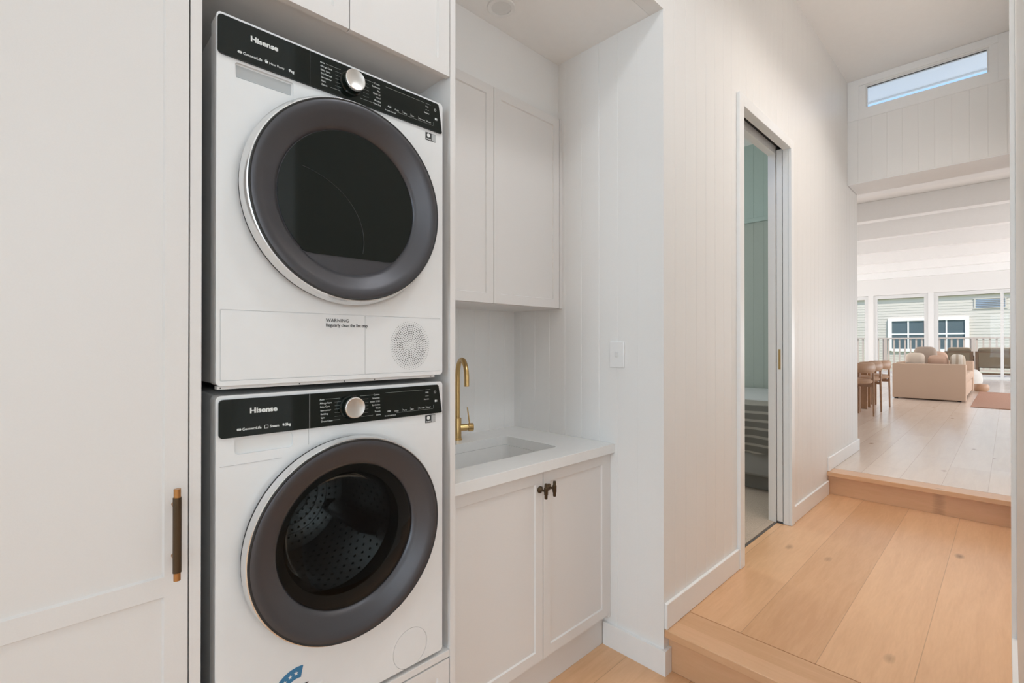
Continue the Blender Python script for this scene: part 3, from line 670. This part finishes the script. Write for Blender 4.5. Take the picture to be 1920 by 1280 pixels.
    if dryer:
        pr = new(); text(pr, 'WARNING', .5035, D+.0013, 1.3965, .0125); text(pr, 'Regularly clean the lint trap', .5035, D+.0013, 1.3850, .0118, sx=.86, bold=.0001); link('warning_lettering', pr, M['ink'], t)
        bm = new()
        for j in range(1, 13):
            nn = int(5.2*j)+2; r = .0052*j
            for k in range(nn):
                a = 2*math.pi*k/nn+.3*j; rad = .0007+.0009*min(1, (j+1)/6)-(.0006 if j > 10 else 0)
                vs = [bm.verts.new((.748+r*math.cos(a)+rad*math.cos(q*math.pi/3), D+.0016, 1.337+1.08*r*math.sin(a)+rad*math.sin(q*math.pi/3))) for q in range(6)]; bm.faces.new(vs)
        link('vent_holes', bm, M['vent'], t)['kind'] = 'stuff'
        link('base_rail', boxes((.268, .835, D+.012, D+.03, 1.2425, z0-.0005), (.268, .835, D+.008, D+.012, 1.2425, z0-.0005)), M['side'], t)
        for sx_ in (.274, .442, .555, .640, .822):
            bm = new(); tube(bm, [(sx_, D+.0075, 1.2455), (sx_, D+.0079, 1.2455)], .0016, 10); link('screw', bm, M['vent'], t)
    else:
        for fx in (.31, .81):
            for fy in (D+.06, 1.72):
                bm = new(); lathe(bm, [(0, 0), (.022, 0), (.022, .006), (.012, .008), (.012, .0125), (0, .0125)], (fx, fy, .4122), axis='Z', n=20); link('foot', bm, M['dark'], t, smooth=True)
        # star rating label: blue arc with white stars
        cx_, cz_ = .437, .508
        def sector(r0, r1, a0, a1, y0, y1):
            bm = new(); n = 24; P = [(cx_+r1*math.cos(math.radians(a0+(a1-a0)*i/n)), cz_+r1*math.sin(math.radians(a0+(a1-a0)*i/n))) for i in range(n+1)]
            P += [(cx_+r0*math.cos(math.radians(a1+(a0-a1)*i/n)), cz_+r0*math.sin(math.radians(a1+(a0-a1)*i/n))) for i in range(n+1)]
            # split in quads so the arc stays planar and clean
            v0 = P[:n+1]; v1 = P[n+1:][::-1]
            for k, y in enumerate((y0, y1)):
                A = [bm.verts.new((x, y, z)) for x, z in v0]; B = [bm.verts.new((x, y, z)) for x, z in v1]
                for i in range(n): bm.faces.new((A[i], A[i+1], B[i+1], B[i]))
            return bm
        lb = link('rating_label', sector(.034, .061, 78, 180, D+.0012, D+.0018), M['blue'], t); lb['label'] = 'blue star rating arc'
        bm = new()
        for a in (95, 112, 129, 146, 163):
            a = math.radians(a); sx_, sz_ = cx_+.0475*math.cos(a), cz_+.0475*math.sin(a)
            vs = [bm.verts.new((sx_+(.0055 if q % 2 == 0 else .0023)*math.sin(q*math.pi/5), D+.0009, sz_+(.0055 if q % 2 == 0 else .0023)*math.cos(q*math.pi/5))) for q in range(10)]; bm.faces.new(vs)
        link('stars', bm, M['paper'], lb)
        link('label_sheet', boxes((.378, .497, D+.0010, D+.0018, .430, .507)), M['paper'], lb)
        link('label_figure', boxes((.434, .440, D+.0008, D+.001, .44, .50), (.452, .462, D+.0008, D+.001, .520, .5225)), M['ink'], lb)
    return t
wm = machine('washing_machine', .425, 1.2285, .853, 'white front-loading washing machine with steel drum behind its graphite door, below the dryer')
dm_ = machine('tumble_dryer', 1.250, 2.063, 1.700, 'white tumble dryer with black window and round vent, stacked on top of the washing machine')
# hoses in the gap beside the machines
bm = new(); pts = []
for i in range(60):
    q = i/59; pts.append((.2505, 1.50+.13*math.sin(q*7.5), .47+1.35*q))
tube(bm, pts, [.0102+.0014*(i % 2) for i in range(60)], 12)
tag(link('hose', bm, M['hose'], None, (.2505, 1.3, .47), smooth=True), 'dark ribbed hose snaking in the narrow gap left of the machines', 'hose')

# ================================================================== BEDROOM
bed = thing('bed', (4.6, 1.95, HZ+.006), 'bed with grey base, white linen and striped throw seen through the pocket door', 'bed')
bx0, bx1, by0, by1 = 3.97, 5.27, 1.16, 3.1
link('plinth', boxes((bx0+.10, bx1, by0+.06, by1, HZ+.008, .30)), M['bedbase'], bed)
link('base', boxes((bx0, bx1, by0+.02, by1, .31, .58), bev=.02), M['bedbase'], bed)
link('mattress', boxes((bx0+.01, bx1-.01, by0+.03, by1-.01, .585, .84), bev=.05, seg=4), M['linen'], bed, smooth=True)
bm = new(); N = 60
prof = [(bx0-.02, .50), (bx0-.03, .60), (bx0-.028, .72), (bx0-.012, .80), (bx0+.02, .852), (bx0+.08, .872), (bx0+.26, .875)]
def drape(prof, y0, y1, wob):
    bm = new(); rows = []
    for j in range(N+1):
        y = y0+(y1-y0)*j/N
        rows.append([bm.verts.new((x+wob*(1-k/(len(prof)-1))*math.sin(y*23+k*.5)*1.0, y, z+wob*(1-k/(len(prof)-1))*math.sin(y*17+k))) for k, (x, z) in enumerate(prof)])
    for a, c in zip(rows, rows[1:]):
        for i in range(len(prof)-1): bm.faces.new((a[i], a[i+1], c[i+1], c[i]))
    bmesh.ops.solidify(bm, geom=bm.faces, thickness=-.012)
    return bm
link('throw', drape(prof, by0+.01, by1-.3, .012), M['throw'], bed, smooth=True)['label'] = 'brown throw with cream stripes'
link('sheet', boxes((bx0+.23, bx1-.02, by0+.02, by1-.02, .845, .885), bev=.018, seg=3), M['linen'], bed, smooth=True)

# ================================================================== LIVING ROOM
def soft(bm, c, s, rz=0, rx=0, ry=0, p=2.6, n=20, puff=1.0):
    """pillow / cushion: superellipsoid with pinched edges"""
    R_ = Matrix.Rotation(rz, 3, 'Z') @ Matrix.Rotation(ry, 3, 'Y') @ Matrix.Rotation(rx, 3, 'X')
    rows = []
    for i in range(n+1):
        u = -math.pi/2+math.pi*i/n; row = []
        for j in range(2*n):
            v = 2*math.pi*j/(2*n)
            f = lambda w, e: math.copysign(abs(w)**e, w)
            x = f(math.cos(u), 2/p)*f(math.cos(v), 2/p); y = f(math.cos(u), 2/p)*f(math.sin(v), 2/p); z = f(math.sin(u), 2/2.2)
            row.append(bm.verts.new(Vector(c)+R_ @ Vector((x*s[0]/2, y*s[1]/2, z*s[2]/2))))
        rows.append(row)
    for a, c2 in zip(rows, rows[1:]):
        for j in range(2*n):
            k = (j+1) % (2*n)
            try: bm.faces.new((a[j], a[k], c2[k], c2[j]))
            except ValueError: pass
    bmesh.ops.remove_doubles(bm, verts=bm.verts, dist=1e-5)
so = thing('sofa', (12.2, .98, LZ), 'large tan linen sofa, its flat arm end facing the hall', 'sofa')
link('arm', boxes((11.0, 11.24, .50, 1.47, LZ+.022, .985), bev=.012, seg=3), M['sofa'], so, smooth=True)
link('arm', boxes((13.4, 13.64, .50, 1.47, LZ+.022, .985), bev=.012, seg=3), M['sofa'], so, smooth=True)
link('base', boxes((11.25, 13.39, .52, 1.46, LZ+.04, .64), bev=.02), M['sofa'], so, smooth=True)
link('backrest', boxes((11.25, 13.39, 1.345, 1.46, .645, 1.0), bev=.03, seg=3), M['sofa'], so, smooth=True)
for k in range(2): link('seat_cushion', boxes((11.26+1.065*k, 12.31+1.065*k, .50, 1.23, .645, .80), bev=.04, seg=4), M['sofa'], so, smooth=True)
for lx in (11.06, 13.55):
    for ly in (.56, 1.40): link('foot', boxes((lx, lx+.05, ly, ly+.05, LZ, LZ+.021)), M['dark'], so)
def cushion(c, s, m, lab, **k):
    bm = new(); soft(bm, c, s, **k); o = link('cushion', bm, m, None, (c[0], c[1], c[2]-s[2]/2), smooth=True); tag(o, lab, 'cushion', 'cushions on the sofa')
cushion((11.40, 1.19, .99), (.37, .28, .17), M['cush'], 'plump cream cushion at the left end of the sofa, above the arm', ry=1.35, p=4)
cushion((11.44, .88, .975), (.32, .28, .18), M['blush'], 'low blush cushion between the plump cream one and the striped one', ry=1.25, p=4, rx=.1)
cushion((11.39, .62, .98), (.35, .20, .14), M['cstripe'], 'narrow cream striped cushion at the right end of the row on the sofa', rx=.28, ry=1.35, p=4)
cushion((11.72, 1.08, 1.045), (.48, .34, .16), M['taupe'], 'small grey-brown cushion poking up highest behind the others', ry=1.4, p=4)
cushion((12.10, 1.02, 1.00), (.40, .46, .17), M['blush'], 'wide blush cushion farther back on the sofa', ry=1.35, p=4)
pf = new(); lathe(pf, [(0, .001), (.24, .001), (.31, .05), (.335, .20), (.32, .34), (.25, .42), (.12, .445), (0, .45)], (14.3, .72, LZ), axis='Z', n=40)
tag(link('pouffe', pf, M['boucle'], None, (14.3, .72, LZ), smooth=True), 'round white boucle pouffe on the floor just past the sofa', 'pouffe')
bm = new(); lathe(bm, [(0, .001), (.09, .001), (.12, .04), (.125, .10), (.10, .15), (0, .165)], (13.82, .40, LZ), axis='Z', n=28)
tag(link('footstool', bm, M['leather'], None, (13.82, .40, LZ), smooth=True), 'small brown footstool in front of the white pouffe', 'stool')
tag(link('rug', boxes((10.3, 13.6, -1.9, .42, LZ+.0005, LZ+.012), bev=.004), M['rug'], None, (11.7, -.8, LZ)), 'terracotta flecked rug on the boards at the right of the sofa', 'rug')
# dining chairs
def chair(X0, Y0, lab, first=None):
    if first:
        r = first.copy(); COL.objects.link(r); r.location = (X0, Y0, LZ); r['label'] = lab
        for ch in list(first.children):
            c = ch.copy(); COL.objects.link(c); c.parent = r
        return r
    t = thing('dining_chair', (X0, Y0, LZ), lab, 'chair', 'dining chairs in the living room')
    z = LZ
    bm = new(); pts = [(X0+.265*math.cos(a), Y0+.02+.25*math.sin(a), z+.655) for a in [math.radians(-195+210*i/30) for i in range(31)]]
    n = 14; rings = []
    for i, p in enumerate(pts):
        a = math.radians(-195+210*i/30); out = Vector((math.cos(a), math.sin(a), 0)); k = 1-.35*abs(i-15)/15; e = .25 if i in (0, 30) else 1
        rings.append([bm.verts.new(Vector(p)+out*(.034*e*math.cos(2*math.pi*q/n))+Vector((0, 0, .075*k*e*math.sin(2*math.pi*q/n)))) for q in range(n)])
    for a, c in zip(rings, rings[1:]):
        for q in range(n): bm.faces.new((a[q], a[(q+1) % n], c[(q+1) % n], c[q]))
    bm.faces.new(rings[0]); bm.faces.new(rings[-1][::-1])
    link('backrest', bm, M['leather'], t, smooth=True)
    bm = new(); lathe(bm, [(0, .435), (.20, .435), (.235, .455), (.24, .48), (.22, .505), (.12, .515), (0, .517)], (X0, Y0, z), axis='Z', n=36); link('seat', bm, M['leather'], t, smooth=True)
    bm = boxes((X0-.20, X0+.20, Y0-.02, Y0+.02, z+.395, z+.434), (X0-.02, X0+.02, Y0-.23, Y0-.021, z+.395, z+.434), bev=.004); link('seat_rail', bm, M['wood'], t)
    bm = new(); tube(bm, [(X0, Y0-.245, z+.001), (X0, Y0-.235, z+.60)], [.012, .016], 14); link('leg', bm, M['wood'], t, smooth=True)
    for s in (-1, 1):
        bm = boxes((X0+s*.235-.018, X0+s*.235+.018, Y0-.045, Y0+.045, z+.001, z+.61), bev=.006); link('leg', bm, M['wood'], t)
    return t
c1 = chair(8.05, 1.52, 'nearest tan leather dining chair with curved back, beside the hall wall end')
chair(8.66, 1.53, 'middle tan dining chair, behind the nearest one', c1)
chair(9.38, 1.53, 'farthest tan dining chair, next to the sofa arm', c1)

# ================================================================== OUTSIDE
def lounge(y0, y1, lab):
    x = 20.2; zf = LZ-.02
    t = thing('outdoor_armchair', (x, (y0+y1)/2, zf), lab, 'outdoor chair', 'outdoor chairs on the deck')
    for yy in (y0, y1-.07):
        for xx in (x-.38, x+.34): link('leg', boxes((xx, xx+.06, yy, yy+.07, zf+.001, zf+.77 if xx < x else zf+.62), bev=.005), M['teak'], t)
        link('armrest', boxes((x-.31, x+.335, yy, yy+.07, zf+.60, zf+.64), bev=.005), M['teak'], t)
    for za, zb in ((.73, .77), (.09, .14)): link('back_rail', boxes((x-.378, x-.34, y0+.071, y1-.071, zf+za, zf+zb)), M['teak'], t)
    link('canvas_back', boxes((x-.372, x-.352, y0+.075, y1-.075, zf+.31, zf+.728)), M['olive'], t)
    link('seat', boxes((x-.33, x+.34, y0+.075, y1-.075, zf+.28, zf+.42), bev=.04, seg=3), M['olive'], t, smooth=True)
    bm = new(); soft(bm, (x-.20, (y0+y1)/2, zf+.66), (.46, y1-y0-.10, .18), ry=1.45, p=7); link('back_cushion', bm, M['olive'], t, smooth=True)
    return t
lounge(.74, 1.38, 'dark teak outdoor armchair with olive cushion on the deck, the left one')
lounge(-.20, .70, 'dark teak outdoor armchair with olive cushion on the deck, cut by the right wall edge')
bl = thing('balustrade', (22.2, 2, LZ-.02), 'pale painted balustrade of upright slats along the deck edge', 'balustrade')
link('top_rail', boxes((22.16, 22.26, -4, 8, 1.50, 1.545), bev=.004), M['rail'], bl)
link('bottom_rail', boxes((22.18, 22.24, -4, 8, .42, .47), bev=.004), M['rail'], bl)
for i in range(6): link('post', boxes((22.16, 22.25, -3.9+2.34*i, -3.81+2.34*i, LZ-.018, 1.498)), M['rail'], bl)
proto = None
for i in range(64):
    y = -3.0+.155*i
    if proto is None:
        proto = link('baluster', boxes((22.19, 22.23, y, y+.045, .472, 1.498)), M['rail'], bl); base_y = y
    else:
        q = proto.copy(); COL.objects.link(q); q.parent = bl; q.location = (0, y-base_y, 0)
hs = thing('neighbour_house', (27.5, 0, -1.5), 'cream weatherboard house across the deck with a white-framed dark window', 'house')
bm = new()
for k in range(39):
    z = -1.4+.12*k
    P = [(0, z), (0, z+.12), (.004, z+.12), (.014, z)]
    a = [bm.verts.new((27.5-p[0], -9, p[1])) for p in P]; c = [bm.verts.new((27.5-p[0], 5.35, p[1])) for p in P]
    bm.faces.new(a); bm.faces.new(c[::-1])
    for i in range(4): bm.faces.new((a[i], a[(i+1) % 4], c[(i+1) % 4], c[i]))
box(bm, 27.5, 34, -9, 5.35, -1.5, 3.35)
link('weatherboard_wall', bm, M['clad'], hs)
wy0, wy1, wz0, wz1 = 1.27, 3.68, 1.10, 2.33
wf = link('window', boxes((27.40, 27.47, wy0-.13, wy0, wz0-.1, wz1+.13), (27.40, 27.47, wy1, wy1+.13, wz0-.1, wz1+.13), (27.40, 27.47, wy0, wy1, wz1, wz1+.13), (27.40, 27.47, wy0, wy1, wz0-.12, wz0), (27.42, 27.465, (wy0+wy1)/2-.09, (wy0+wy1)/2+.09, wz0, wz1),
    (27.43, 27.465, wy0+.55, wy0+.60, wz0, wz1), (27.43, 27.465, wy1-.60, wy1-.55, wz0, wz1), (27.434, 27.463, wy0, wy1, 1.72, 1.78)), M['soffit'], hs)
link('pane', boxes((27.455, 27.46, wy0, wy1, wz0, wz1)), M['hglass'], wf)
vt = link('louvre_vent', boxes((27.45, 27.47, .02, 1.03, 2.75, 2.78), (27.45, 27.47, .02, 1.03, 3.16, 3.19), (27.45, 27.47, .06, .10, 2.78, 3.16), (27.45, 27.47, .95, .99, 2.78, 3.16)), M['clad'], hs)
bm = new()
for k in range(5): box(bm, 27.45, 27.468, .10, .95, 2.80+.072*k, 2.845+.072*k)
link('louvre_blade', bm, M['louv'], vt)
link('roof', boxes((27.36, 34.4, -9.6, 5.5, 3.36, 3.9)), M['soffit'], hs)
tr = thing('tree', (26, 7.2, -1.5), 'green garden tree beyond the deck at the far left of the glass', 'tree')
bm = new(); tube(bm, [(26, 7.2, -1.5), (26.05, 7.25, .6), (26, 7.2, 1.6)], [.14, .10, .06], 10); link('trunk', bm, M['bark'], tr, smooth=True)
bm = new()
for k in range(420):
    a, u = random.uniform(0, 6.28), random.uniform(-1, 1); r = 1.5*random.random()**.4
    c = Vector((26+r*math.cos(a)*math.sqrt(1-u*u), 7.2+r*math.sin(a)*math.sqrt(1-u*u)*.8, 2.3+r*u*.9))
    n1 = Vector((random.gauss(0, 1), random.gauss(0, 1), random.gauss(0, 1))).normalized(); n2 = n1.cross(Vector((.3, .5, .8))).normalized()
    s = random.uniform(.12, .22); vs = [bm.verts.new(c+n1*s), bm.verts.new(c+n2*s*.5), bm.verts.new(c-n1*s), bm.verts.new(c-n2*s*.5)]; bm.faces.new(vs)
link('foliage', bm, M['leaf'], tr)
struct('fence', boxes((29, 29.1, 6.0, 16, -1.5, 1.35)), M['soffit'])

for o in bpy.data.objects:
    if '_o' in o: del o['_o']
